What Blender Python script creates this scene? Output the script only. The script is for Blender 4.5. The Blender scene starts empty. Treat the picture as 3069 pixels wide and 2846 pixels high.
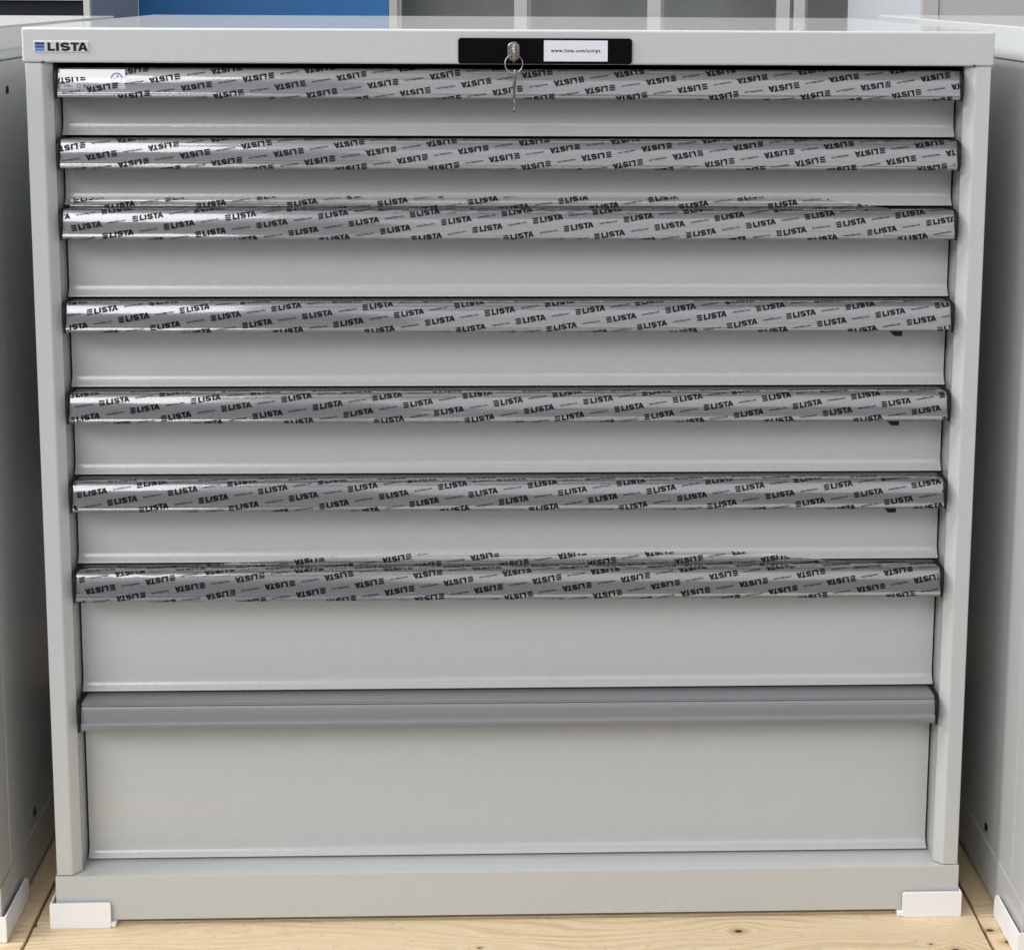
import bpy, bmesh, math, random
from mathutils import Vector, Matrix, noise
random.seed(7)
SC = bpy.context.scene
COL = SC.collection

# ------------------------------------------------------------------ camera, world, lamps, exposure
cam_d = bpy.data.cameras.new('camera')
cam = bpy.data.objects.new('camera', cam_d)
COL.objects.link(cam)
SC.camera = cam
_p, _r, _z = -0.15131, -0.0057, -0.03691
Rc = Matrix.Rotation(_z, 3, 'Z') @ Matrix.Rotation(_p, 3, 'X') @ Matrix.Rotation(_r, 3, 'Y')
right, fwd, up = Rc.col[0], Rc.col[1], Rc.col[2]
cam.matrix_world = Matrix(((right.x, up.x, -fwd.x, -0.02415), (right.y, up.y, -fwd.y, -1.86837),
                           (right.z, up.z, -fwd.z, 1.04841), (0, 0, 0, 1)))
cam_d.sensor_fit = 'HORIZONTAL'
cam_d.sensor_width = 36
cam_d.lens = 5295.2 / 3069 * 36
cam_d.shift_x = (1534.5 - 1662.1) / 3069
cam_d.shift_y = (757.2 - 1423) / 3069
cam_d.clip_start = 0.05
cam_d.clip_end = 200

W = bpy.data.worlds.new('World')
SC.world = W
W.use_nodes = True
bg = W.node_tree.nodes['Background']
bg.inputs[0].default_value = (0.95, 0.97, 1.0, 1)
bg.inputs[1].default_value = 0.035


def area(name, loc, target, sx, sy, power, color=(1, 1, 1)):
    d = bpy.data.lights.new(name, 'AREA')
    d.shape = 'RECTANGLE'
    d.size = sx
    d.size_y = sy
    d.energy = power
    d.color = color
    o = bpy.data.objects.new(name, d)
    COL.objects.link(o)
    o.location = loc
    o.rotation_euler = (Vector(target) - Vector(loc)).to_track_quat('-Z', 'Y').to_euler()
    return o


# the hall's skylight band overhead in front, the window wall behind the photographer on the left,
# and two added fills, at front right and towards the shelves
area('skylight', (-1.4, -1.7, 3.5), (-1.35, -1.6, 0), 3.6, 4.0, 55, (0.98, 0.99, 1.0))
area('window', (-3.3, -4.2, 3.75), (-0.6, 0, 0.5), 4.9, 1.7, 235, (0.97, 0.985, 1.0))
area('side_window', (-3.8, 0.1, 3.9), (0.5, 0, 1.0), 2.4, 1.6, 390, (0.97, 0.985, 1.0))
area('far_fill', (2.6, -4.6, 2.6), (0.3, 0, 0.5), 7.0, 2.4, 112, (0.97, 0.985, 1.0))  # added fill for the drawer fronts, no window known there
area('rear_fill', (0.2, 1.0, 3.4), (0.3, 2.2, 0.9), 3.4, 0.6, 48, (1.0, 0.99, 0.98))  # added lamp, aimed at the shelves to brighten them
SC.view_settings.view_transform = 'Standard'
SC.view_settings.look = 'None'
SC.view_settings.exposure = -0.06
SC.view_settings.gamma = 1.0
SC.cycles.max_bounces = 8
SC.cycles.transparent_max_bounces = 16
SC.cycles.sample_clamp_indirect = 6
SC.cycles.denoising_input_passes = 'RGB'


# ------------------------------------------------------------------ materials
def new_mat(name):
    m = bpy.data.materials.new(name)
    m.use_nodes = True
    nt = m.node_tree
    b = nt.nodes['Principled BSDF']
    return m, nt, b


def nd(nt, kind, **kw):
    n = nt.nodes.new(kind)
    for k, v in kw.items():
        setattr(n, k, v)
    return n


def paint(name, col, rough=0.33, spec=0.5, peel=0.10, peel_scale=700, wave=0.02, dust=0):
    """powder-coated sheet steel: orange peel, faint smudges in the gloss, rare specks"""
    m, nt, b = new_mat(name)
    L = nt.links.new
    tc = nd(nt, 'ShaderNodeTexCoord')
    n1 = nd(nt, 'ShaderNodeTexNoise')
    n1.inputs['Scale'].default_value = peel_scale
    n1.inputs['Detail'].default_value = 2
    L(tc.outputs['Object'], n1.inputs['Vector'])
    bump = nd(nt, 'ShaderNodeBump')
    bump.inputs['Strength'].default_value = peel
    bump.inputs['Distance'].default_value = 0.001
    L(n1.outputs['Fac'], bump.inputs['Height'])
    nw = nd(nt, 'ShaderNodeTexNoise')
    nw.inputs['Scale'].default_value = 5.5
    nw.inputs['Detail'].default_value = 1
    L(tc.outputs['Object'], nw.inputs['Vector'])
    bw = nd(nt, 'ShaderNodeBump')
    bw.inputs['Strength'].default_value = wave
    bw.inputs['Distance'].default_value = 0.01
    L(nw.outputs['Fac'], bw.inputs['Height'])
    L(bw.outputs['Normal'], bump.inputs['Normal'])
    L(bump.outputs['Normal'], b.inputs['Normal'])
    if dust:
        nd1 = nd(nt, 'ShaderNodeTexNoise')
        nd1.inputs['Scale'].default_value = 520
        nd1.inputs['Detail'].default_value = 3
        L(tc.outputs['Object'], nd1.inputs['Vector'])
        dr = nd(nt, 'ShaderNodeMapRange')
        dr.inputs['From Min'].default_value = 0.42
        dr.inputs['From Max'].default_value = 0.75
        dr.inputs['To Max'].default_value = dust
        L(nd1.outputs['Fac'], dr.inputs['Value'])
        geo = nd(nt, 'ShaderNodeNewGeometry')
        sp = nd(nt, 'ShaderNodeSeparateXYZ')
        L(geo.outputs['Normal'], sp.inputs[0])
        upm = nd(nt, 'ShaderNodeMath', operation='MULTIPLY')
        upm.use_clamp = True
        L(sp.outputs[2], upm.inputs[0])
        L(dr.outputs['Result'], upm.inputs[1])
        dd = nd(nt, 'ShaderNodeBsdfDiffuse')
        dd.inputs['Color'].default_value = (0.55, 0.55, 0.54, 1)
        mxs = nd(nt, 'ShaderNodeMixShader')
        L(upm.outputs[0], mxs.inputs[0])
        L(b.outputs[0], mxs.inputs[1])
        L(dd.outputs[0], mxs.inputs[2])
        L(mxs.outputs[0], nt.nodes['Material Output'].inputs['Surface'])
    n2 = nd(nt, 'ShaderNodeTexNoise')
    n2.inputs['Scale'].default_value = 6
    n2.inputs['Detail'].default_value = 5
    L(tc.outputs['Object'], n2.inputs['Vector'])
    mr = nd(nt, 'ShaderNodeMapRange')
    mr.inputs['From Min'].default_value = 0.0
    mr.inputs['From Max'].default_value = 1.0
    mr.inputs['To Min'].default_value = rough - 0.015
    mr.inputs['To Max'].default_value = rough + 0.02
    L(n2.outputs['Fac'], mr.inputs['Value'])
    L(mr.outputs['Result'], b.inputs['Roughness'])
    mr2 = nd(nt, 'ShaderNodeMapRange')
    mr2.inputs['From Min'].default_value = 0.3
    mr2.inputs['From Max'].default_value = 0.7
    mr2.inputs['To Min'].default_value = 0.965
    mr2.inputs['To Max'].default_value = 1.03
    n3 = nd(nt, 'ShaderNodeTexNoise')
    n3.inputs['Scale'].default_value = 90
    n3.inputs['Detail'].default_value = 6
    n3.inputs['Roughness'].default_value = 0.8
    L(tc.outputs['Object'], n3.inputs['Vector'])
    L(n3.outputs['Fac'], mr2.inputs['Value'])
    mx = nd(nt, 'ShaderNodeMix', data_type='RGBA', blend_type='MULTIPLY')
    mx.inputs[0].default_value = 1
    mx.inputs[6].default_value = (*col, 1)
    L(mr2.outputs['Result'], mx.inputs[7])
    L(mx.outputs[2], b.inputs['Base Color'])
    b.inputs['Specular IOR Level'].default_value = spec
    return m


def plain(name, col, rough=0.5, metal=0.0, spec=0.5, coat=0.0, bump=0.0, bscale=300):
    m, nt, b = new_mat(name)
    L = nt.links.new
    b.inputs['Metallic'].default_value = metal
    b.inputs['Specular IOR Level'].default_value = spec
    b.inputs['Coat Weight'].default_value = coat
    b.inputs['Coat Roughness'].default_value = 0.08
    tc = nd(nt, 'ShaderNodeTexCoord')
    n = nd(nt, 'ShaderNodeTexNoise')
    n.inputs['Scale'].default_value = bscale
    n.inputs['Detail'].default_value = 4
    L(tc.outputs['Object'], n.inputs['Vector'])
    mr = nd(nt, 'ShaderNodeMapRange')
    mr.inputs['To Min'].default_value = max(0.02, rough - 0.06)
    mr.inputs['To Max'].default_value = rough + 0.06
    L(n.outputs['Fac'], mr.inputs['Value'])
    L(mr.outputs['Result'], b.inputs['Roughness'])
    mx = nd(nt, 'ShaderNodeMix', data_type='RGBA', blend_type='MULTIPLY')
    mx.inputs[0].default_value = 1
    mx.inputs[6].default_value = (*col, 1)
    mr2 = nd(nt, 'ShaderNodeMapRange')
    mr2.inputs['To Min'].default_value = 0.93
    mr2.inputs['To Max'].default_value = 1.07
    L(n.outputs['Fac'], mr2.inputs['Value'])
    L(mr2.outputs['Result'], mx.inputs[7])
    L(mx.outputs[2], b.inputs['Base Color'])
    if bump:
        bp = nd(nt, 'ShaderNodeBump')
        bp.inputs['Strength'].default_value = bump
        bp.inputs['Distance'].default_value = 0.001
        L(n.outputs['Fac'], bp.inputs['Height'])
        L(bp.outputs['Normal'], b.inputs['Normal'])
    return m


GREY = paint('light_grey_paint', (0.50, 0.508, 0.499), 0.17)
GREYTOP = paint('light_grey_top_paint', (0.50, 0.508, 0.499), 0.05, peel=0.05, peel_scale=420, wave=0.004, dust=0.7)
GREYWARM = paint('warm_grey_paint', (0.40, 0.385, 0.375), 0.4)
DARKIN = plain('interior_shade', (0.03, 0.031, 0.033), 0.6)
RAIL = plain('grey_rail', (0.20, 0.201, 0.208), 0.34, bump=0.03, bscale=900)
BLACK = plain('black_plastic', (0.008, 0.008, 0.010), 0.5, spec=0.2)
GLOSSBLACK = plain('gloss_black_plastic', (0.003, 0.003, 0.004), 0.3, spec=0.08)
WHITE = plain('white_plastic', (0.82, 0.82, 0.835), 0.45, bump=0.05, bscale=500)
PAPER = plain('white_paper', (0.80, 0.79, 0.81), 0.6)
CARD = plain('white_card', (0.66, 0.65, 0.69), 0.55)
INK = plain('black_ink', (0.006, 0.006, 0.007), 0.4)
PRINT = plain('film_print', (0.003, 0.003, 0.004), 0.35, spec=0.12)
FADED = plain('faded_ink', (0.008, 0.008, 0.01), 0.5, spec=0.15)
STAMP = plain('blue_stamp', (0.16, 0.22, 0.42), 0.6)
KEYMETAL = plain('key_metal', (0.22, 0.21, 0.20), 0.36, metal=1.0)
NICKEL = plain('nickel', (0.33, 0.275, 0.245), 0.36, metal=1.0)
STEEL = plain('bright_steel', (0.36, 0.35, 0.335), 0.35, metal=1.0)
SILVER = plain('silver_label', (0.62, 0.62, 0.64), 0.3, metal=0.25, coat=0.5)
NAVY = plain('navy_print', (0.012, 0.03, 0.10), 0.3, coat=0.5)
MIDBLUE = plain('mid_blue_print', (0.02, 0.06, 0.20), 0.3, coat=0.5)
SKYBLUE = plain('sky_blue_print', (0.05, 0.20, 0.47), 0.3, coat=0.5)
BLUE = paint('blue_paint', (0.009, 0.10, 0.29), 0.45)
SIDESHADE = paint('shaded_side_paint', (0.19, 0.215, 0.245), 0.45)  # blue-grey carries the shade on the left unit's side
SHELFGREY = paint('shelf_grey_paint', (0.33, 0.33, 0.325), 0.4)
SHELFSHADE = paint('shelf_shaded_paint', (0.13, 0.137, 0.133), 0.5)  # shade inside the compartments put into the back's colour
SCREEN = plain('opening_shade', (0.008, 0.010, 0.012), 0.6, spec=0.15)  # near-black for the shade in the left unit's opening
OFFWHITE = paint('off_white_paint', (0.47, 0.485, 0.51), 0.4)
WALL = plain('wall_paint', (0.5, 0.5, 0.49), 0.8)


def film_mat():
    m, nt, b = new_mat('clear_film')
    L = nt.links.new
    nt.nodes.remove(b)
    out = nt.nodes['Material Output']
    tr = nd(nt, 'ShaderNodeBsdfTransparent')
    tr.inputs[0].default_value = (0.955, 0.955, 0.96, 1)
    gl = nd(nt, 'ShaderNodeBsdfGlossy')
    gl.inputs['Roughness'].default_value = 0.075
    gl.inputs['Color'].default_value = (1, 1, 1, 1)
    fr = nd(nt, 'ShaderNodeFresnel')
    fr.inputs['IOR'].default_value = 1.55
    mt = nd(nt, 'ShaderNodeMath', operation='MULTIPLY')
    mt.use_clamp = True
    mt.inputs[1].default_value = 1.45
    L(fr.outputs[0], mt.inputs[0])
    mx = nd(nt, 'ShaderNodeMixShader')
    L(mt.outputs[0], mx.inputs[0])
    L(tr.outputs[0], mx.inputs[1])
    L(gl.outputs[0], mx.inputs[2])
    df = nd(nt, 'ShaderNodeBsdfDiffuse')
    df.inputs['Color'].default_value = (0.8, 0.8, 0.82, 1)
    mh = nd(nt, 'ShaderNodeMixShader')
    mh.inputs[0].default_value = 0.125
    gb = nd(nt, 'ShaderNodeBsdfGlossy')
    gb.inputs['Roughness'].default_value = 0.34
    gb.inputs['Color'].default_value = (0.85, 0.84, 0.87, 1)
    dg = nd(nt, 'ShaderNodeMixShader')
    dg.inputs[0].default_value = 0.42
    L(df.outputs[0], dg.inputs[1])
    L(gb.outputs[0], dg.inputs[2])
    L(mx.outputs[0], mh.inputs[1])
    L(dg.outputs[0], mh.inputs[2])
    L(mh.outputs[0], out.inputs['Surface'])
    tc = nd(nt, 'ShaderNodeTexCoord')
    mp = nd(nt, 'ShaderNodeMapping')
    mp.inputs['Scale'].default_value = (5, 110, 110)
    n = nd(nt, 'ShaderNodeTexNoise')
    n.inputs['Scale'].default_value = 1
    n.inputs['Detail'].default_value = 1
    L(tc.outputs['Object'], mp.inputs['Vector'])
    L(mp.outputs[0], n.inputs['Vector'])
    bp = nd(nt, 'ShaderNodeBump')
    bp.inputs['Strength'].default_value = 0.05
    bp.inputs['Distance'].default_value = 0.002
    L(n.outputs['Fac'], bp.inputs['Height'])
    L(bp.outputs['Normal'], gl.inputs['Normal'])
    L(bp.outputs['Normal'], fr.inputs['Normal'])
    return m


FILM = film_mat()


def wood_mat():
    m, nt, b = new_mat('pine_wood')
    L = nt.links.new
    tc = nd(nt, 'ShaderNodeTexCoord')
    geo = nd(nt, 'ShaderNodeNewGeometry')
    info = nd(nt, 'ShaderNodeObjectInfo')
    sep = nd(nt, 'ShaderNodeSeparateXYZ')
    L(geo.outputs['Position'], sep.inputs[0])

    def math_(op, a, bb=None, clamp=False):
        n = nd(nt, 'ShaderNodeMath', operation=op)
        n.use_clamp = clamp
        for i, v in enumerate((a, bb)):
            if v is None:
                continue
            if isinstance(v, (int, float)):
                n.inputs[i].default_value = v
            else:
                L(v, n.inputs[i])
        return n.outputs[0]
    rnd = math_('MULTIPLY', info.outputs['Random'], 37.0)
    # knots: position, size
    knots = [(0.2546, -0.0307, 0.0052, 1.0), (-0.0357, -0.0578, 0.0028, .8), (0.4645, -0.0634, 0.0026, .7), (0.4890, -0.076, 0.005, .8),
             (0.5385, -0.035, 0.006, .7), (0.553, -0.06, 0.006, .9), (-0.475, -0.075, 0.0035, .6), (0.08, -0.13, .006, 1), (-.3, -.16, .005, 1)]
    bulge = None
    core = None
    halo = None
    for kx, ky, kr, ks in knots:
        dx = math_('MULTIPLY', math_('SUBTRACT', sep.outputs[0], kx), 0.62)
        dy = math_('SUBTRACT', sep.outputs[1], ky)
        dy = math_('MULTIPLY', dy, 0.9)
        d2 = math_('ADD', math_('MULTIPLY', dx, dx), math_('MULTIPLY', dy, dy))
        d = math_('SQRT', d2)
        e = math_('MULTIPLY', math_('EXPONENT', math_('MULTIPLY', d, -1 / (kr * 2.6))), 0.030 * kr / 0.005)
        sgn = math_('SIGN', dy)
        e = math_('MULTIPLY', e, sgn)
        bulge = e if bulge is None else math_('ADD', bulge, e)
        c = math_('SUBTRACT', 1.0, math_('DIVIDE', d, kr * 0.62), True)
        c = math_('MULTIPLY', c, ks)
        core = c if core is None else math_('MAXIMUM', core, c)
        h = math_('MULTIPLY', math_('SUBTRACT', 1.0, math_('DIVIDE', d, kr * 1.7), True), ks)
        halo = h if halo is None else math_('MAXIMUM', halo, h)
    # slow warp of the grain
    cmb = nd(nt, 'ShaderNodeCombineXYZ')
    L(math_('MULTIPLY', sep.outputs[0], 2.2), cmb.inputs[0])
    L(math_('MULTIPLY', sep.outputs[1], 11.0), cmb.inputs[1])
    L(rnd, cmb.inputs[2])
    nw = nd(nt, 'ShaderNodeTexNoise')
    nw.inputs['Scale'].default_value = 1.0
    nw.inputs['Detail'].default_value = 2
    L(cmb.outputs[0], nw.inputs['Vector'])
    g = math_('ADD', sep.outputs[1], math_('MULTIPLY', nw.outputs['Fac'], 0.13))
    g = math_('SUBTRACT', g, bulge)
    ring = math_('SINE', math_('ADD', math_('MULTIPLY', g, 560.0), rnd))
    ring = math_('MULTIPLY', math_('ADD', ring, 1.0), 0.5)
    ring = math_('POWER', ring, 2.4)
    # patchy strength of the rings
    cmb3 = nd(nt, 'ShaderNodeCombineXYZ')
    L(math_('MULTIPLY', sep.outputs[0], 5.0), cmb3.inputs[0])
    L(math_('MULTIPLY', sep.outputs[1], 30.0), cmb3.inputs[1])
    L(rnd, cmb3.inputs[2])
    np_ = nd(nt, 'ShaderNodeTexNoise')
    np_.inputs['Scale'].default_value = 1.0
    np_.inputs['Detail'].default_value = 3
    L(cmb3.outputs[0], np_.inputs['Vector'])
    ring = math_('MULTIPLY', ring, math_('MULTIPLY', math_('SUBTRACT', np_.outputs['Fac'], 0.25, True), 2.0))
    # fine fibre
    cmb2 = nd(nt, 'ShaderNodeCombineXYZ')
    L(math_('MULTIPLY', sep.outputs[0], 60.0), cmb2.inputs[0])
    L(math_('MULTIPLY', g, 1500.0), cmb2.inputs[1])
    L(rnd, cmb2.inputs[2])
    nf = nd(nt, 'ShaderNodeTexNoise')
    nf.inputs['Scale'].default_value = 1.0
    nf.inputs['Detail'].default_value = 4
    L(cmb2.outputs[0], nf.inputs['Vector'])
    # pits and scuffs
    pit = nd(nt, 'ShaderNodeTexNoise')
    pit.inputs['Scale'].default_value = 130
    pit.inputs['Detail'].default_value = 4
    L(geo.outputs['Position'], pit.inputs['Vector'])
    pits = math_('MULTIPLY', math_('SUBTRACT', pit.outputs['Fac'], 0.64, True), 5.0, True)
    base = nd(nt, 'ShaderNodeMix', data_type='RGBA')
    base.inputs[6].default_value = (0.77, 0.605, 0.395, 1)
    base.inputs[7].default_value = (0.61, 0.425, 0.245, 1)
    L(math_('MULTIPLY', ring, 1.0, True), base.inputs[0])
    mfib = nd(nt, 'ShaderNodeMix', data_type='RGBA', blend_type='MULTIPLY')
    mfib.inputs[0].default_value = 1.0
    L(base.outputs[2], mfib.inputs[6])
    fr_ = nd(nt, 'ShaderNodeMapRange')
    fr_.inputs['From Min'].default_value = 0.3
    fr_.inputs['From Max'].default_value = 0.7
    fr_.inputs['To Min'].default_value = 0.86
    fr_.inputs['To Max'].default_value = 1.08
    L(nf.outputs['Fac'], fr_.inputs['Value'])
    L(fr_.outputs['Result'], mfib.inputs[7])
    mp_ = nd(nt, 'ShaderNodeMix', data_type='RGBA')
    L(math_('MULTIPLY', pits, 0.75), mp_.inputs[0])
    L(mfib.outputs[2], mp_.inputs[6])
    mp_.inputs[7].default_value = (0.30, 0.18, 0.085, 1)
    mh = nd(nt, 'ShaderNodeMix', data_type='RGBA')
    L(math_('MULTIPLY', halo, 1.0, True), mh.inputs[0])
    L(mp_.outputs[2], mh.inputs[6])
    mh.inputs[7].default_value = (0.34, 0.19, 0.09, 1)
    mk = nd(nt, 'ShaderNodeMix', data_type='RGBA')
    L(math_('MULTIPLY', core, 2.4, True), mk.inputs[0])
    L(mh.outputs[2], mk.inputs[6])
    mk.inputs[7].default_value = (0.05, 0.03, 0.022, 1)
    tint = nd(nt, 'ShaderNodeMix', data_type='RGBA', blend_type='MULTIPLY')
    tint.inputs[0].default_value = 1.0
    L(mk.outputs[2], tint.inputs[6])
    tr_ = nd(nt, 'ShaderNodeMapRange')
    tr_.inputs['To Min'].default_value = 0.86
    tr_.inputs['To Max'].default_value = 1.05
    L(info.outputs['Random'], tr_.inputs['Value'])
    L(tr_.outputs['Result'], tint.inputs[7])
    L(tint.outputs[2], b.inputs['Base Color'])
    b.inputs['Roughness'].default_value = 0.55
    b.inputs['Specular IOR Level'].default_value = 0.3
    bp = nd(nt, 'ShaderNodeBump')
    bp.inputs['Strength'].default_value = 0.25
    bp.inputs['Distance'].default_value = 0.001
    L(math_('SUBTRACT', nf.outputs['Fac'], math_('ADD', pits, core)), bp.inputs['Height'])
    L(bp.outputs['Normal'], b.inputs['Normal'])
    return m


PINE = wood_mat()
CONCRETE = plain('grey_screed', (0.30, 0.30, 0.295), 0.7, bump=0.1, bscale=40)


# ------------------------------------------------------------------ helpers
def link(name, bm, mats, parent=None, smooth=True, auto=None):
    me = bpy.data.meshes.new(name)
    bm.normal_update()
    bm.to_mesh(me)
    bm.free()
    for m in (mats if isinstance(mats, (list, tuple)) else [mats]):
        me.materials.append(m)
    if smooth:
        me.shade_smooth()
        me.set_sharp_from_angle(angle=math.radians(auto or 32))
    o = bpy.data.objects.new(name, me)
    COL.objects.link(o)
    if smooth and auto != 180:
        wn = o.modifiers.new('weighted_normals', 'WEIGHTED_NORMAL')
        wn.keep_sharp = True
        wn.weight = 100
    if parent:
        o.parent = parent
    return o


def thing(name, label, cat, loc=(0, 0, 0), group=None):
    o = bpy.data.objects.new(name, None)
    COL.objects.link(o)
    o.location = loc
    o['label'] = label
    o['category'] = cat
    if group:
        o['group'] = group
    return o


def box(bm, x0, x1, y0, y1, z0, z1, bev=0.0, seg=2, mi=0):
    ret = bmesh.ops.create_cube(bm, size=1)
    vs = ret['verts']
    for v in vs:
        v.co = Vector(((x0 + x1) / 2 + v.co.x * (x1 - x0), (y0 + y1) / 2 + v.co.y * (y1 - y0), (z0 + z1) / 2 + v.co.z * (z1 - z0)))
    fs = set(f for v in vs for f in v.link_faces)
    for f in fs:
        f.material_index = mi
    if bev:
        es = list(set(e for v in vs for e in v.link_edges))
        r = bmesh.ops.bevel(bm, geom=es, offset=bev, segments=seg, affect='EDGES', profile=0.5)
        for f in r['faces']:
            f.material_index = mi
    return bm


def B(*a, **k):
    return box(bmesh.new(), *a, **k)


def extrude_x(prof, x0, x1, xs=None):
    """closed (y,z) profile swept along x"""
    bm = bmesh.new()
    xs = xs or [x0, x1]
    rings = [[bm.verts.new((x, y, z)) for y, z in prof] for x in xs]
    n = len(prof)
    for a, b in zip(rings, rings[1:]):
        for i in range(n):
            bm.faces.new((a[i], a[(i + 1) % n], b[(i + 1) % n], b[i]))
    bm.faces.new(rings[0][::-1])
    bm.faces.new(rings[-1])
    bmesh.ops.recalc_face_normals(bm, faces=bm.faces)
    return bm


def prism(pts, axis, a0, a1, bev=0.0, seg=2):
    """2D outline extruded along an axis ('x': pts are (y,z), 'y': pts are (x,z), 'z': (x,y))"""
    bm = bmesh.new()

    def P(p, a):
        return {'x': (a, p[0], p[1]), 'y': (p[0], a, p[1]), 'z': (p[0], p[1], a)}[axis]
    lo = [bm.verts.new(P(p, a0)) for p in pts]
    hi = [bm.verts.new(P(p, a1)) for p in pts]
    n = len(pts)
    for i in range(n):
        bm.faces.new((lo[i], lo[(i + 1) % n], hi[(i + 1) % n], hi[i]))
    f0 = bm.faces.new(lo[::-1])
    f1 = bm.faces.new(hi)
    bmesh.ops.recalc_face_normals(bm, faces=bm.faces)
    if bev:
        es = [e for e in list(f0.edges) + list(f1.edges)]
        bmesh.ops.bevel(bm, geom=es, offset=bev, segments=seg, affect='EDGES', profile=0.5)
    return bm


def rrect(x0, x1, z0, z1, r, n=5):
    pts = []
    for cx, cz, a in ((x1 - r, z1 - r, 0), (x0 + r, z1 - r, 90), (x0 + r, z0 + r, 180), (x1 - r, z0 + r, 270)):
        for i in range(n + 1):
            t = math.radians(a + 90 * i / n)
            pts.append((cx + r * math.cos(t), cz + r * math.sin(t)))
    return pts


def tube(bm, pts, r, n=8, closed=False):
    rings = []
    m = len(pts)
    for i, p in enumerate(pts):
        a = Vector(pts[(i - 1) % m] if closed or i else p)
        b = Vector(pts[(i + 1) % m] if closed or i < m - 1 else p)
        t = (b - a).normalized()
        u = t.orthogonal().normalized() if not rings else None
        if u is None:
            u = (uprev - t * uprev.dot(t)).normalized()
        uprev = u
        w = t.cross(u)
        rings.append([bm.verts.new(Vector(p) + (u * math.cos(2 * math.pi * k / n) + w * math.sin(2 * math.pi * k / n)) * r) for k in range(n)])
    prs = list(zip(rings, rings[1:]))
    if closed:
        prs.append((rings[-1], rings[0]))
    for a, b in prs:
        for k in range(n):
            bm.faces.new((a[k], a[(k + 1) % n], b[(k + 1) % n], b[k]))
    if not closed:
        bm.faces.new(rings[0][::-1])
        bm.faces.new(rings[-1])
    return bm


# ---- lettering -------------------------------------------------------------
def logo_quads(pitch=0.375, bar=0.25):
    """three bars and five bold letters as small quads, unit height, starting at x=0"""
    Q = []

    def quad(a, b, c, d, nu=3, nv=2):
        for i in range(nu):
            for j in range(nv):
                def pt(s, t):
                    return ((1 - t) * ((1 - s) * a[0] + s * b[0]) + t * ((1 - s) * d[0] + s * c[0]),
                            (1 - t) * ((1 - s) * a[1] + s * b[1]) + t * ((1 - s) * d[1] + s * c[1]))
                Q.append((pt(i / nu, j / nv), pt((i + 1) / nu, j / nv), pt((i + 1) / nu, (j + 1) / nv), pt(i / nu, (j + 1) / nv)))

    def rect(x0, x1, y0, y1, nu=3, nv=2):
        quad((x0, y0), (x1, y0), (x1, y1), (x0, y1), nu, nv)
    for k in range(3):
        rect(0, 1.10, k * pitch, k * pitch + bar, 3, 1)
    nb = len(Q)
    rect(1.47, 1.83, 0, 1, 1, 4)
    rect(1.83, 2.37, 0, 0.26, 2, 1)
    rect(2.48, 2.84, 0, 1, 1, 4)
    # S
    cx, w, h, t = 3.58, 0.57, 1.0, 0.25
    spine = []
    a, b = w - t / 2, 0.5 * (h - t) / 2 + 0.0
    ytop, ybot = h - t / 2 - b, t / 2 + b
    for i in range(0, 9):
        th = math.radians(15 + 210 * i / 8)
        th = math.radians(20 + (250 - 20) * i / 8)
        spine.append((cx + a * math.cos(th), ytop + b * math.sin(th)))
    for i in range(0, 9):
        th = math.radians(70 - (70 + 160) * i / 8)
        spine.append((cx + a * math.cos(th), ybot + b * math.sin(th)))
    prev = None
    for i, p in enumerate(spine):
        q0 = spine[max(0, i - 1)]
        q1 = spine[min(len(spine) - 1, i + 1)]
        tx, ty = q1[0] - q0[0], q1[1] - q0[1]
        ln = math.hypot(tx, ty)
        nx, ny = -ty / ln, tx / ln
        hw = t / 2 + 0.055 * abs(nx)
        l, r = (p[0] + nx * hw, p[1] + ny * hw), (p[0] - nx * hw, p[1] - ny * hw)
        if prev:
            Q.append((prev[0], prev[1], r, l))
        prev = (l, r)
    # T
    rect(4.20, 5.22, 0.76, 1.0, 4, 1)
    rect(4.53, 4.89, 0, 0.76, 1, 3)
    # A
    quad((5.05, 0), (5.42, 0), (5.78, 1), (5.46, 1), 1, 4)
    quad((5.88, 0), (6.26, 0), (5.85, 1), (5.55, 1), 1, 4)
    rect(5.36, 5.93, 0.19, 0.40, 3, 1)
    return Q, nb


LOGO, NBARS = logo_quads()
LOGO_W = 6.26
BADGE_LOGO, _ = logo_quads(0.357, 0.286)


def text_mesh(s, bold=0.0, space=1.0, res=1):
    """(verts2d, faces) of a line of the built-in font, scaled to cap height 1 and centred"""
    cu = bpy.data.curves.new('text', 'FONT')
    cu.body = s
    cu.resolution_u = res
    cu.offset = bold
    cu.space_character = space
    o = bpy.data.objects.new('text', cu)
    COL.objects.link(o)
    dg = bpy.context.evaluated_depsgraph_get()
    me = o.evaluated_get(dg).to_mesh()
    vs = [(v.co.x, v.co.y) for v in me.vertices]
    fs = [tuple(p.vertices) for p in me.polygons]
    o.evaluated_get(dg).to_mesh_clear()
    bpy.data.objects.remove(o)
    bpy.data.curves.remove(cu)
    x0, x1 = min(v[0] for v in vs), max(v[0] for v in vs)
    y0, y1 = min(v[1] for v in vs), max(v[1] for v in vs)
    return [((v[0] - (x0 + x1) / 2) / (x1 - x0), (v[1] - (y0 + y1) / 2) / (x1 - x0)) for v in vs], fs


WWW_V, WWW_F = text_mesh('www.lista.com', 0.022)


def text_on_plane(bm, s, xc, zc, width, y, bold=0.0, mi=0, space=1.0, stretch=1.0, res=2):
    vs, fs = text_mesh(s, bold, space, res)
    nv = [bm.verts.new((xc + v[0] * width, y, zc + v[1] * width * stretch)) for v in vs]
    for f in fs:
        try:
            ff = bm.faces.new([nv[i] for i in f])
            ff.material_index = mi
        except ValueError:
            pass


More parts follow.
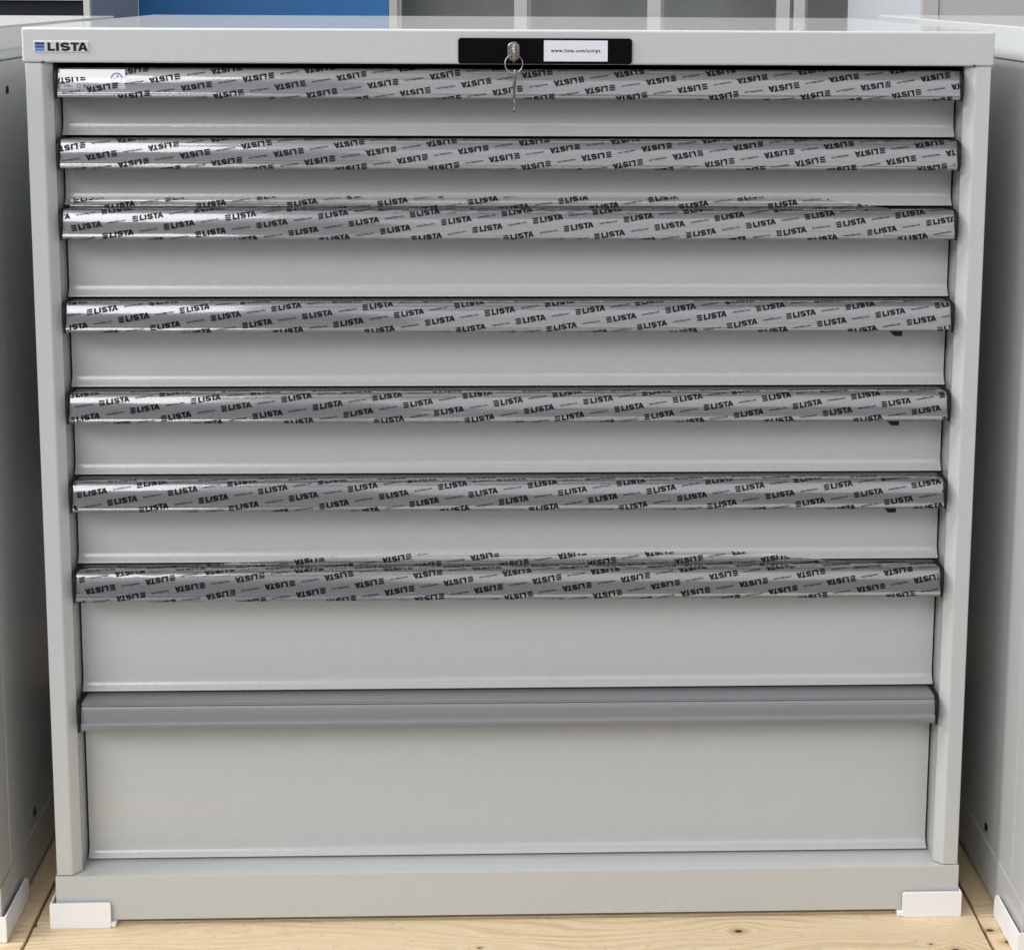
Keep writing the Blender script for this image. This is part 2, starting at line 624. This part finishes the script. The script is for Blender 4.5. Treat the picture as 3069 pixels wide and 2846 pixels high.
# ------------------------------------------------------------------ floor
ZF = -0.002
floor = link('floor', B(-7, 7, -6, 7, ZF - 0.09, ZF - 0.022), CONCRETE, smooth=False)
floor['kind'] = 'structure'
floor['label'] = 'pale pine floor boards with knots and dark joints, laid on grey screed'
JX = [-0.5372 - 1.0687, -0.5372, 0.5315, 0.5315 + 1.0687]
rows = {0: [-0.25, -0.0272, 0.0647, 0.1063, 0.52, 0.95],
        1: [-0.25, 0.006, 0.44, 0.95],
        2: [-0.25, -0.0050, 0.1221, 0.6, 0.95]}
for ci in range(3):
    x0, x1 = JX[ci], JX[ci + 1]
    for y0, y1 in zip(rows[ci], rows[ci][1:]):
        g = 0.0012
        gx = 0.0016
        dz = random.uniform(-0.0008, 0.0)
        if ci == 1:
            dz = 0
        # uneven edges: the long joint edges wander a little and corners are chipped
        pts = []
        n = 14
        for i in range(n + 1):
            t = i / n
            yy = y0 + g + (y1 - y0 - 2 * g) * t
            pts.append((x1 - gx - abs(noise.noise((yy * 26, x1 * 5, 1.3))) * 0.0022, yy))
        for i in range(n + 1):
            t = i / n
            yy = y1 - g - (y1 - y0 - 2 * g) * t
            pts.append((x0 + gx + abs(noise.noise((yy * 26, x0 * 5, 7.7))) * 0.0022, yy))
        if ci == 1 and abs(y1 - 0.006) < 1e-6:
            pts = [p for p in pts if not (p[0] < x0 + .02 and p[1] > y1 - 0.012)]
            k = max(range(len(pts)), key=lambda i: pts[i][1] - pts[i][0] * 0.2 if pts[i][0] < 0 else -9)
            k = next(i for i in range(n + 1, len(pts)))
            pts.insert(n + 1, (x0 + 0.017, y1 + 0.001))
            pts.insert(n + 2, (x0 + 0.006, y1 - 0.004))
            pts.insert(n + 3, (x0 + 0.0016, y1 - 0.0085))
        o = link('plank', prism(pts, 'z', ZF - 0.02 + dz, ZF + dz, 0.0006, 1), PINE, floor, auto=40)

# ------------------------------------------------------------------ main drawer cabinet
HW = 0.5115
main = thing('drawer_cabinet', 'light grey metal drawer cabinet with eight drawers, keys hanging from its lock, in the middle', 'cabinet', (0, 0, 0),
             'grey metal cabinets standing side by side')


def rounded_cap(hw, y0, y1, z0, z1):
    return B(-hw, hw, y0, y1, z0, z1, 0.0028, 4)


# top cap with apron
cap = link('top_cap', rounded_cap(HW, 0, 0.7222, 0.9634, 1.0), GREYTOP, main)
# carcass: sides, back, and a dark block for the shade inside
link('side_panel', B(-0.5088, -0.4990, 0.046, 0.720, 0.057, 0.9634), GREY, main)
link('side_panel', B(0.4990, 0.5088, 0.046, 0.720, 0.057, 0.9634), GREY, main)
link('back_panel', B(-0.4990, 0.4990, 0.708, 0.7195, 0.057, 0.9634), GREY, main)
link('inner_shade_block', B(-0.4800, 0.4800, 0.075, 0.700, 0.062, 0.955), DARKIN, main)  # solid block, the cabinet's inner shade put into its colour


def column(sgn):
    bm = bmesh.new()
    o = [(0.5092, 0.0030), (0.5086, 0.0016), (0.5074, 0.0010), (0.4935, 0.0010), (0.4922, 0.0012), (0.4910, 0.0018), (0.4902, 0.0026),
         (0.4830, 0.0098), (0.4824, 0.0108), (0.4824, 0.0130), (0.4836, 0.0150), (0.4836, 0.0455), (0.5092, 0.0455)]
    pts = [(x * sgn, y) for x, y in o]
    return prism(pts, 'z', 0.0587, 0.9630)


for s in (-1, 1):
    c = link('corner_post', column(s), GREY, main, auto=50)
    # inner runner strip behind the post
    a, b_ = sorted((s * 0.4842, s * 0.4988))
    link('runner_strip', B(a, b_, 0.0468, 0.074, 0.0578, 0.9632), GREY, c)
    # black wedge standing in for the dark relief notch in the cap's lower edge
    xn = s * 0.4902
    link('notch_shade_wedge', prism([(xn - 0.0016, 0.9631), (xn + 0.0016, 0.9631), (xn + 0.0006, 0.9650), (xn - 0.0006, 0.9650)], 'y', -0.0003, 0.002), BLACK, cap)
# base plinth
bp_ = bmesh.new()
box(bp_, -0.5105, 0.5105, -0.0004, 0.7215, 0.0046, 0.0575, 0.0012, 2)
link('plinth', bp_, GREY, main)


def foot_bm(x_out, sgn, y_front, zb=ZF, ln=0.068, dp=0.075, top=0.0280):
    """white corner shoe: front wall, side wall and sole; sgn=+1 when the open side faces +x"""
    bm = bmesh.new()
    t = 0.0026
    xo = x_out
    xe = x_out + sgn * ln
    # front wall with rounded free corner
    fr_ = rrect(min(xo, xe), max(xo, xe), zb, top, 0.0028, 4)
    b1 = prism(fr_, 'y', y_front, y_front + t, 0.0007, 2)
    sd = [(y_front + 0.0004, zb), (y_front + dp, zb), (y_front + dp, top - 0.012), (y_front + dp - 0.003, top - 0.004), (y_front + dp - 0.010, top), (y_front + 0.0004, top)]
    b2 = prism(sd, 'x', min(xo + sgn * 0.0002, xo + sgn * t), max(xo + sgn * 0.0002, xo + sgn * t), 0.0007, 2)
    b3 = B(min(xo + sgn * .0012, xe + sgn * 0.005), max(xo + sgn * .0012, xe + sgn * 0.005), y_front + 0.0012, y_front + dp - 0.002, zb + 0.0003, zb + 0.0062, 0.0008, 1)
    for o_ in (b1, b2, b3):
        tmp = bpy.data.meshes.new('t')
        o_.to_mesh(tmp)
        o_.free()
        bm.from_mesh(tmp)
        bpy.data.meshes.remove(tmp)
    return bm


link('corner_foot', foot_bm(-0.5168, 1, -0.0060), WHITE, main)
link('corner_foot', foot_bm(0.5135, -1, -0.0060), WHITE, main)

# ---------------- drawers
Z0 = 0.05992
LIP = [0.8849, 0.8099, 0.7094, 0.6096, 0.5109, 0.4094, 0.2600, 0.0600]
TOP = [0.9595] + LIP[:-1]
XR = 0.4762      # half length of the handle rails

RAIL_PROF = [(0.0420, -0.0030), (0.0330, -0.0029), (0.0125, -0.0025), (0.0100, -0.0026), (0.0086, -0.0031), (0.0078, -0.0036), (0.0082, -0.0041),
             (0.0072, -0.0045), (0.0065, -0.0051), (0.0078, -0.0055), (0.0079, -0.0060), (0.0062, -0.0064), (0.0055, -0.0076), (0.0044, -0.0106), (0.0036, -0.0145), (0.0033, -0.0185), (0.0035, -0.0220), (0.0031, -0.0229),
             (0.0012, -0.0238), (0.0006, -0.0247), (0.0005, -0.0262), (0.0007, -0.0306), (0.0012, -0.0316), (0.0022, -0.0320),
             (0.0060, -0.0320), (0.0068, -0.0312), (0.0068, -0.0290), (0.0075, -0.0200), (0.0100, -0.0110), (0.0150, -0.0075), (0.0420, -0.0065)]
CAP_PROF = [(0.0415, 0.0000), (0.0300, -0.0002), (0.0110, -0.0008), (0.0060, -0.0022), (0.0018, -0.0056), (-0.0002, -0.0098), (-0.0012, -0.0150), (-0.0014, -0.0210),
            (-0.0012, -0.0270), (-0.0008, -0.0318), (0.0004, -0.0334), (0.0070, -0.0336), (0.0130, -0.0300), (0.0250, -0.0220), (0.0415, -0.0190)]


def panel_prof(T, zl):
    yp = 0.0425
    zt = T - 0.004
    f = [(yp + 0.0055, zt), (yp, zt)]
    for dy, dz in ((0, 0.0180), (0.0000, 0.0140), (0.0002, 0.0122), (0.0008, 0.0100), (0.0018, 0.0076), (0.0030, 0.0054), (0.0045, 0.0036), (0.0060, 0.0024), (0.0070, 0.0015), (0.0075, 0.0008), (0.0074, 0.0002), (0.0068, 0.0)):
        f.append((yp - dy, zl + dz))
    f += [(yp - 0.004, zl), (yp + 0.0055, zl + 0.0035)]
    return f


# film section: under the lip, over the front, over the top, (y, z-T)
FILM_PATH = [(0.0075, -0.0324), (0.0030, -0.0325), (-0.0006, -0.0323), (-0.0014, -0.0316), (-0.0016, -0.0304), (-0.0015, -0.0293), (-0.0013, -0.0288), (-0.0007, -0.0283), (-0.0003, -0.0262), (0.0003, -0.0228), (0.0010, -0.0190), (0.0018, -0.0150),
             (0.0029, -0.0110), (0.0044, -0.0070), (0.0056, -0.0040), (0.0074, -0.0018), (0.0105, -0.0013), (0.0180, -0.0016), (0.0260, -0.0021), (0.0318, -0.0023)]
FLAP_PATH = [(0.0334, 0.0004), (0.0332, 0.0025), (0.0336, 0.0045), (0.0348, 0.0068), (0.0366, 0.0092), (0.0392, 0.0125), (0.0400, 0.0150)]


class Section:
    def __init__(s, pts):
        s.p = pts
        s.L = [0]
        for a, b in zip(pts, pts[1:]):
            s.L.append(s.L[-1] + math.hypot(b[0] - a[0], b[1] - a[1]))
        s.len = s.L[-1]

    def at(s, v):
        v = max(0, min(s.len - 1e-7, v))
        k = 0
        while s.L[k + 1] < v:
            k += 1
        t = (v - s.L[k]) / (s.L[k + 1] - s.L[k])
        a, b = s.p[k], s.p[k + 1]
        tx, tz = (b[0] - a[0]), (b[1] - a[1])
        ln = math.hypot(tx, tz)
        # outward normal (towards the viewer / up)
        return a[0] + t * tx, a[1] + t * tz, -tz / ln, tx / ln


def smooth_section(pts, n):
    """Catmull-Rom resample of a polyline"""
    out = []
    P = [pts[0]] + pts + [pts[-1]]
    for i in range(1, len(P) - 2):
        for k in range(n):
            t = k / n
            q = []
            for d in (0, 1):
                p0, p1, p2, p3 = P[i - 1][d], P[i][d], P[i + 1][d], P[i + 2][d]
                q.append(0.5 * ((2 * p1) + (-p0 + p2) * t + (2 * p0 - 5 * p1 + 4 * p2 - p3) * t * t + (-p0 + 3 * p1 - 3 * p2 + p3) * t ** 3))
            out.append(tuple(q))
    out.append(pts[-1])
    return out


SEC_PLAIN = Section(smooth_section(FILM_PATH, 3))
SEC_FLAP = Section(smooth_section(FILM_PATH + FLAP_PATH, 3))
# arc length at a given height on the front face
def v_of_z(sec, dz):
    best = min(range(len(sec.p)), key=lambda i: abs(sec.p[i][1] - dz) + (9 if sec.p[i][0] > 0.0075 else 0))
    lo = sec.L[best]
    return min((lo + k * 0.0001 for k in range(-40, 41)), key=lambda v: abs(sec.at(v)[1] - dz) if sec.at(v)[0] < 0.009 else 9)


def film(idx, T, parent, anchor, flip, flap=None, bubbles=(), seed=0):
    """clear printed film: wrinkled sheet + the print as a second material just inside it"""
    sec = SEC_FLAP if flap else SEC_PLAIN
    base_len = SEC_PLAIN.len
    v_ridge = v_of_z(sec, -0.0040) + 0.002

    def vmax(x):
        if flap:
            return base_len + max(0.0, flap(x))
        return base_len - 0.004 - 0.006 * abs(noise.noise((x * 3.1, seed, 0)))

    def surf(x, v, off=0.0):
        y, z, ny, nz = sec.at(v)
        a = 0.00016 * noise.noise((x * 5 + seed * 3.7, v * 90, seed)) + 0.00003 * noise.noise((x * 30, v * 200, seed + 5))
        # long creases along the ridge
        w = math.exp(-((v - v_ridge - 0.003) / 0.006) ** 2)
        a += 0.00022 * w * noise.noise((x * 4, v * 300, seed + 9))
        for x0, x1, amp, fq in bubbles:
            if x0 < x < x1:
                e = math.sin(math.pi * (x - x0) / (x1 - x0)) ** 0.5
                a += amp * e * math.exp(-((v - v_ridge - 0.002) / 0.0035) ** 2) * (0.6 * noise.noise((x * fq, v * 260, seed + 2)) + 0.4 * noise.noise((x * fq * 1.9, v * 420, seed)))
        if v > base_len and flap:
            a += 0.0005 * noise.noise((x * 16, v * 90, seed + 3))
        a *= min(1.0, v / 0.009)
        edge = max(0.0, 1 - (XR - abs(x)) / 0.012)
        a -= 0.0004 * edge
        a = max(a, -0.0005)
        a += off
        return Vector((x, y + ny * a * 1.0, T + z + nz * a))

    bm = bmesh.new()
    nx, nv = 300, 44
    grid = []
    for i in range(nx + 1):
        x = -XR + 2 * XR * i / nx
        vm = vmax(x)
        grid.append([bm.verts.new(surf(x, vm * j / nv)) for j in range(nv + 1)])
    for i in range(nx):
        for j in range(nv):
            bm.faces.new((grid[i][j], grid[i + 1][j], grid[i + 1][j + 1], grid[i][j + 1]))
    # ---- print, laid out on a slanted lattice in (x, v)
    ax, az = anchor
    av = v_of_z(sec, az - T)
    H = 0.0054
    ang = math.radians(8.9)
    ca, sa = math.cos(ang), math.sin(ang)
    A = (0.0644, 0.0099)
    Bv = (0.0333, -0.0083)
    sgn = -1 if flip else 1
    OFF = 0.00028

    def emit(polys, mi):
        for poly in polys:
            cxm = sum(p[0] for p in poly) / len(poly)
            cvm = sum(p[1] for p in poly) / len(poly)
            if abs(cxm) > XR - 0.0012 or cvm < 0.001 or cvm > vmax(max(-XR, min(XR, cxm))) - 0.0003:
                continue
            vs = [bm.verts.new(surf(p[0] + 0.0009 * noise.noise((p[0] * 22, p[1] * 60, seed + 1)),
                                    p[1] + 0.0007 * noise.noise((p[0] * 17, p[1] * 60, seed + 6)), OFF)) for p in poly]
            f = bm.faces.new(vs)
            f.material_index = mi
    for i in range(-22, 23):
        for j in range(-40, 41):
            cx = ax + i * A[0] + j * Bv[0]
            cv = av + i * A[1] + j * Bv[1]
            if abs(cx) > XR + 0.045 or cv < -0.006 or cv > sec.len + 0.006:
                continue

            def tr(px, py):
                return (cx + sgn * (px * ca - py * sa), cv + sgn * (px * sa + py * ca))
            emit([[tr((p[0] - LOGO_W / 2) * H * 0.96, (p[1] - 0.5) * H * 1.13) for p in q] for q in LOGO], 1)
            # web address half way to the next logo on the line
            wx, wv = 0.0324, 0.00505
            wd = 0.0195

            def tr2(px, py):
                return (cx + sgn * ((0.0322 + px) * ca - py * sa) , cv + sgn * ((0.0322 + px) * sa + py * ca))
            pv = [tr2(p[0] * wd, p[1] * wd) for p in WWW_V]
            emit([[pv[k] for k in f] for f in WWW_F], 2)
    o = link('protective_film', bm, [FILM, PRINT, FADED], parent, auto=180)
    return o


# (x, z) of one printed logo on each film's front face
ANCHORS = {1: (-0.4298, 0.9378), 2: (-0.4330, 0.8668), 3: (-0.3535, 0.7931), 4: (-0.4044, 0.6928), 5: (-0.3952, 0.5934),
           6: (-0.4224, 0.4915), 7: (-0.3523, 0.3927)}


def smoothstep(a, b, x):
    t = max(0, min(1, (x - a) / (b - a)))
    return t * t * (3 - 2 * t)


def flap3(x):
    return 0.0135 * smoothstep(0.43, 0.31, x) * (0.80 + 0.2 * smoothstep(-0.47, -0.1, x)) * (1 + 0.10 * noise.noise((x * 7, 3, 1))) - 0.004 * smoothstep(0.38, 0.45, x)


def flap7(x):
    return (0.0125 * smoothstep(-0.40, -0.12, x) * smoothstep(0.40, 0.24, x)) * (1 + 0.08 * noise.noise((x * 7, 5, 1))) - 0.004 * (1 - smoothstep(-0.42, -0.36, x)) - 0.004 * smoothstep(0.36, 0.42, x)


FILM_ARGS = {
    0: dict(flip=True, bubbles=[(-0.05, 0.02, .0004, 120)]),
    1: dict(flip=True, bubbles=[(-0.29, -0.22, .0008, 260)]),
    2: dict(flip=False, flap=flap3, bubbles=[(-0.22, 0.16, .0034, 95), (-.30, -.2, .001, 170)]),
    3: dict(flip=False, bubbles=[(-0.40, -0.30, .0009, 240), (-.20, -.10, .001, 300)]),
    4: dict(flip=False, bubbles=[(-0.36, -0.12, .0009, 210), (.16, .44, .0004, 330)]),
    5: dict(flip=False, bubbles=[(-0.36, 0.06, .0007, 200), (.05, .3, .0005, 260)]),
    6: dict(flip=True, flap=flap7, bubbles=[(-0.47, -0.36, .0012, 70)]),
}
FILM_NOTE = ['film print upside down with a white date label at the left end', 'film print upside down', 'film print upright with a loose edge rising over the drawer above',
             'film print upright', 'film print upright', 'film print upright', 'film print upside down with a loose edge rising over the drawer above']

cap_mesh = None
rail_mesh = None
drawers = []
for i in range(8):
    T, zl = TOP[i], LIP[i]
    d = link('drawer', extrude_x(panel_prof(T, zl), -0.4811, 0.4811), GREY, main, auto=45)
    drawers.append(d)
    if rail_mesh is None:
        r = link('handle_rail', extrude_x(RAIL_PROF, -XR, XR), RAIL, d, auto=30)
        rail_mesh = r.data
    else:
        r = bpy.data.objects.new('handle_rail', rail_mesh)
        COL.objects.link(r)
        r.parent = d
    r.location = (0, 0, T)
    for s in (-1, 1):
        if cap_mesh is None:
            c = link('end_cap', prism(CAP_PROF, 'x', -0.0014, 0.0014, 0.0006, 2), BLACK, d)
            cap_mesh = c.data
        else:
            c = bpy.data.objects.new('end_cap', cap_mesh)
            COL.objects.link(c)
            c.parent = d
        c.location = (s * (XR + 0.0017), 0, T)
    if i in FILM_ARGS:
        f = film(i, T, d, ANCHORS[i + 1], seed=i * 1.7 + 0.3, **FILM_ARGS[i])
        f['label'] = FILM_NOTE[i]
    else:
        r['label'] = 'bare grey handle rail without film'
    if i in (3, 4, 5):
        x0 = 0.4115
        tb = prism([(x0, T - 0.0300), (x0 + 0.0128, T - 0.0300), (x0 + 0.0126, T - 0.0379), (x0 + 0.0120, T - 0.0385), (x0 + 0.0042, T - 0.0385), (x0 + 0.0004, T - 0.0348)],
                   'y', 0.0035, 0.014, 0.0004, 1)
        link('latch', tb, BLACK, d)

# date label under the film of the top drawer
T = TOP[0]
lb = bmesh.new()
box(lb, -0.4735, -0.4058, 0.0026, 0.0029, T - 0.0245, T - 0.0030)
text_on_plane(lb, 'Dat.:', -0.4652, T - 0.0199, 0.0092, 0.00255, 0.035, 1)
text_on_plane(lb, '12 MAI 20', -0.4455, T - 0.0203, 0.0215, 0.00255, 0.035, 1, stretch=1.25)
# round blue stamp: ring and a broken emblem inside
cx, cz = -0.4147, T - 0.0125
for k in range(32):
    a0, a1 = 2 * math.pi * k / 32, 2 * math.pi * (k + 1) / 32
    q = [(cx + r * math.cos(a), cz + r * math.sin(a)) for r, a in ((0.0047, a0), (0.0063, a0), (0.0063, a1), (0.0047, a1))]
    f = lb.faces.new([lb.verts.new((x, 0.00254, z)) for x, z in q])
    f.material_index = 2
for a in (20, 140, 255):
    a = math.radians(a)
    q = [(cx + 0.0040 * math.cos(a + t) * s, cz + 0.0040 * math.sin(a + t) * s) for t, s in ((0, .25), (0.55, .95), (1.2, .95), (1.2, .3))]
    f = lb.faces.new([lb.verts.new((x, 0.00253, z)) for x, z in q])
    f.material_index = 2
link('date_label', lb, [PAPER, INK, STAMP], drawers[0], smooth=False)

# ---------------- lock plate, card, lock, badge
plate = link('lock_plate', prism(rrect(-0.0577, 0.1252, 0.9640, 0.9911, 0.0032, 5), 'y', -0.0022, 0.0005, 0.0006, 2), GLOSSBLACK, main)
cd = bmesh.new()
box(cd, 0.0323, 0.0994, -0.00245, -0.0022, 0.9670, 0.9889)
text_on_plane(cd, 'www.lista.com/script', 0.0657, 0.9777, 0.0522, -0.0025, 0.036, 1, 1.2)
link('name_card', cd, [CARD, INK], plate, smooth=False)
# thin raised rim of the plate
rim = bmesh.new()
pts = rrect(-0.0571, 0.1246, 0.9646, 0.9905, 0.0028, 5)
tube(rim, [(x, -0.0021, z) for x, z in pts], 0.0005, 6, True)
link('plate_rim', rim, GLOSSBLACK, plate)
lock = link('lock', prism(rrect(-0.0060, 0.0069, 0.9672, 0.9872, 0.0062, 8), 'y', -0.0052, -0.0021, 0.0009, 3), NICKEL, plate)
cyl = bmesh.new()
bmesh.ops.create_cone(cyl, cap_ends=True, segments=32, radius1=0.0046, radius2=0.0043, depth=0.0012,
                      matrix=Matrix.Translation((0.0005, -0.0061, 0.9760)) @ Matrix.Rotation(math.pi / 2, 4, 'X'))
link('lock_cylinder', cyl, NICKEL, lock)

bd = bmesh.new()
bdp = prism(rrect(-0.4992, -0.4417, 0.9744, 0.9861, 0.0008, 3), 'y', -0.0011, 0.0006, 0.0006, 2)
badge = link('logo_badge', bdp, SILVER, main)
lt = bmesh.new()
hh = 0.00885
for k, q in enumerate(BADGE_LOGO):
    vs = [lt.verts.new((-0.4972 + p[0] * hh * 0.983, -0.00118, 0.97555 + p[1] * hh)) for p in q]
    f = lt.faces.new(vs)
    f.material_index = 3 if k >= NBARS else (2, 1, 0)[k // 3]
bmesh.ops.recalc_face_normals(lt, faces=lt.faces)
link('logo_print', lt, [NAVY, MIDBLUE, SKYBLUE, INK], badge, smooth=False)

# ---------------- keys (a thing of their own, held by the lock)
keys = thing('key_ring', 'small wire ring with two flat metal keys hanging from the cabinet lock', 'keys', (0.0005, -0.018, 0.9655))


def P(x, y, z):
    return Vector((x, y, z)) - Vector(keys.location)


rg = bmesh.new()
R_ = 0.0092
for turn in (0,):
    tube(rg, [P(0.0005 + R_ * math.cos(a), -0.0185 + 0.0009 * math.sin(a * 0.5) + 0.0012 * math.sin(a), 0.9650 + R_ * 1.04 * math.sin(a)) for a in [2 * math.pi * k / 40 for k in range(40)]], 0.00055, 8, True)
tube(rg, [P(0.0005 + R_ * math.cos(a), -0.0195 + 0.0012 * math.sin(a), 0.9650 + R_ * 1.04 * math.sin(a)) for a in [2 * math.pi * k / 40 for k in range(24)]], 0.0005, 8)
link('ring', rg, STEEL, keys)


def key_bm(pts, hole, t, x):
    bm = prism(pts, 'x', x - t / 2, x + t / 2, 0.0003, 1)
    return bm


# key in the lock: bow seen edge-on, sticking out towards the viewer
bow = []
for k in range(24):
    a = 2 * math.pi * k / 24
    bow.append((-0.0190 + 0.0105 * math.cos(a), 0.9762 + 0.0100 * math.sin(a)))
loc = keys.location
bow = [(y - loc.y, z - loc.z) for y, z in bow]
link('key', key_bm(bow, None, 0.0024, 0.0), STEEL, keys)
sh = B(0.0 - 0.0011, 0.0 + 0.0011, -0.0100 - loc.y, -0.0045 - loc.y, 0.9722 - loc.z, 0.9800 - loc.z, 0.0002, 1)
link('key_shank', sh, STEEL, keys)
# hanging key: plastic-free steel key, edge-on, teeth down the blade
hk = [(-0.0245, 0.9590), (-0.0275, 0.9550), (-0.0275, 0.9480), (-0.0240, 0.9435), (-0.0215, 0.9420)]
z = 0.9420
yb = -0.0215
tooth = [0.0, 0.0012, 0.0004, 0.0016, 0.0006, 0.0014, 0.0002]
for k, tt in enumerate(tooth):
    hk.append((yb + tt, z - 0.0036 * (k + 1)))
hk += [(-0.0180, 0.9142), (-0.0165, 0.9165), (-0.0165, 0.9420), (-0.0140, 0.9435), (-0.0110, 0.9480), (-0.0110, 0.9550), (-0.0140, 0.9590)]
hk = [(y - loc.y, z - loc.z) for y, z in hk]
hb = key_bm(hk, None, 0.0023, 0.0010)
# turn a few degrees so one flat catches the light
bmesh.ops.rotate(hb, verts=hb.verts, cent=(0.0, 0, -0.01), matrix=Matrix.Rotation(math.radians(3.5), 3, 'Z') @ Matrix.Rotation(math.radians(1.0), 3, 'Y'))
link('key', hb, KEYMETAL, keys)

# ------------------------------------------------------------------ neighbouring cabinets
def hole(y, z, x, sgn, parent):
    bm = bmesh.new()
    bmesh.ops.create_cone(bm, cap_ends=True, segments=28, radius1=0.0050, radius2=0.0044, depth=0.0016, matrix=Matrix.Translation((x, y, z)) @ Matrix.Rotation(math.pi / 2 * sgn, 4, 'Y'))
    link('hole_shade_disc', bm, BLACK, parent)  # black disc standing in for the darkness of a bolt hole


def neighbour(xs, sgn, y0, y1, ztop, label, holes, zb, foot_depth):
    """xs: x of the side that faces the main cabinet; sgn: direction in which the cabinet extends"""
    w = 0.717
    t = thing('drawer_cabinet', label, 'cabinet', (0, 0, 0), 'grey metal cabinets standing side by side')
    a, b = sorted((xs, xs + sgn * w))
    cm = B(a, b, y0, y1, ztop - 0.038, ztop, 0.0022, 3)
    link('top_cap', cm, GREYTOP, t)
    bod = bmesh.new()
    i = 0.0022
    box(bod, a + i, b - i, y0 + 0.048, y1 - 0.002, 0.0578, ztop - 0.0385, 0.0015, 2)
    sp = link('side_panel', bod, GREY, t)
    for e in (0, 1):
        x0 = (a + i) if e == 0 else (b - i - 0.019)
        link('corner_post', B(x0, x0 + 0.019, y0 + 0.001, y0 + 0.0475, 0.0582, ztop - 0.0385, 0.002, 2), GREY, t)
    pl = B(a + 0.0010, b - 0.0010, y0 - 0.0004, y1 - 0.001, 0.0046, 0.0575, 0.0012, 2)
    link('plinth', pl, GREY, t)
    for y, z in holes:
        hole(y, z, xs + sgn * i - sgn * 0.0004, 1, sp)
    link('corner_foot', foot_bm(xs - sgn * 0.0050, sgn, y0 - 0.006, dp=foot_depth), WHITE, t)
    return t


neighbour(-0.5620, -1, -0.0280, 0.705, 0.9983, 'grey metal cabinet cut off by the left edge, its shaded side showing two dark holes', [(0.1330, 0.9270), (0.1246, 0.0735)], 0, 0.098)
neighbour(0.5560, 1, -0.0900, 0.775, 1.0040, 'grey metal cabinet cut off by the right edge, set slightly forward of the middle one', [(0.0370, 0.9372), (0.0604, 0.0728)], 0, 0.092)

# ------------------------------------------------------------------ background
wall = link('wall', B(-6, 6, 3.6, 3.7, ZF - 0.02, 3.6), WALL, smooth=False)
wall['kind'] = 'structure'

YB = 2.2


def pigeon(name, label, xs, group=None):
    """open-fronted shelf: uprights with a return lip, back darkened for shade, boards"""
    t = thing(name, label, 'shelf', ((xs[0][0] + xs[-1][1]) / 2, YB + 0.2, 0), group)
    ox = t.location.x
    oy = t.location.y
    x0, x1 = xs[0][0], xs[-1][1]
    link('back_panel', B(x0 + .004 - ox, x1 - .004 - ox, YB + 0.16 - oy, YB + 0.17 - oy, 0.02, 2.06), SHELFSHADE, t)
    for a, b in xs:
        u = bmesh.new()
        box(u, a - ox, b - ox, YB - oy, YB + 0.016 - oy, 0.0, 2.08, 0.0015, 2)
        m = link('upright', u, SHELFGREY, t)
        box_ = B(b - 0.002 - ox, b + 0.0085 - ox, YB + 0.0165 - oy, YB + 0.03 - oy, 0.02, 2.06, 0.001, 1)
        link('return_lip', box_, SHELFGREY, m)
    for z in (0.03, 0.42, 0.80, 1.22, 1.63, 2.05):
        link('shelf_board', B(x0 + .005 - ox, x1 - .005 - ox, YB + 0.031 - oy, YB + 0.159 - oy, z, z + 0.02), SHELFGREY, t)
    return t


pigeon('storage_shelf', 'grey open shelf with upright dividers behind the middle cabinet, right of the blue panel', [(-0.2546, -0.2350), (0.0307, 0.0605), (0.3358, 0.3668), (0.6334, 0.6634)])
pigeon('storage_shelf', 'dark open shelf behind a thin black gap, left of the white unit', [(0.6726, 0.6985), (1.02, 1.05)])

bl = link('blue_panel', B(-0.82, -0.2552, YB + 0.002, YB + 0.05, ZF, 2.05, 0.002, 2), BLUE)
bl['label'] = 'flat bright blue panel standing behind the middle cabinet'
bl['category'] = 'panel'

# open unit on the far left; a dark sheet stands for its shaded recess
t = thing('display_unit', 'unit with a dark sheet for its open front, light frame and shade-toned side, behind the left cabinet', 'cabinet', (-1.2, 1.95, 0))
ox, oy = t.location.x, t.location.y
link('side_panel', prism([(-1.62 - ox, 1.7705 - oy), (-0.8285 - ox, 1.7705 - oy), (-0.8098 - ox, 2.149 - oy), (-1.62 - ox, 2.149 - oy)], 'z', 0.0, 1.98), SIDESHADE, t)
link('opening_shade_sheet', B(-1.60 - ox, -0.8414 - ox, 1.758 - oy, 1.770 - oy, 0.05, 1.9), SCREEN, t)
fr = bmesh.new()
link('frame_post', B(-0.8416 - ox, -0.8281 - ox, 1.7500 - oy, 1.7700 - oy, 0.0, 1.98, 0.001, 1), SHELFGREY, t)
link('frame_rail', B(-1.62 - ox, -0.8420 - ox, 1.7502 - oy, 1.7575 - oy, 1.0078, 1.10, 0.001, 1), SHELFGREY, t)

# white unit on the right: bright side, warm grey door front
t = thing('white_unit', 'tall white unit with warm grey front, behind the right cabinet', 'cabinet', (1.1, 1.75, 0))
ox, oy = t.location.x, t.location.y


def quadprism(pts, z0, z1):
    return prism([(x - ox, y - oy) for x, y in pts], 'z', z0, z1)


link('side_panel', quadprism([(0.7590, 1.352), (0.7928, 2.18), (0.83, 2.18), (0.79, 1.352)], 0.0, 2.1), OFFWHITE, t)
link('frame_post', quadprism([(0.7593, 1.336), (0.7876, 1.336), (0.7880, 1.350), (0.7592, 1.350)], 0, 2.1), GREYWARM, t)
link('door', quadprism([(0.7892, 1.338), (1.30, 1.338), (1.30, 1.350), (0.7892, 1.350)], 0, 2.1), GREYWARM, t)
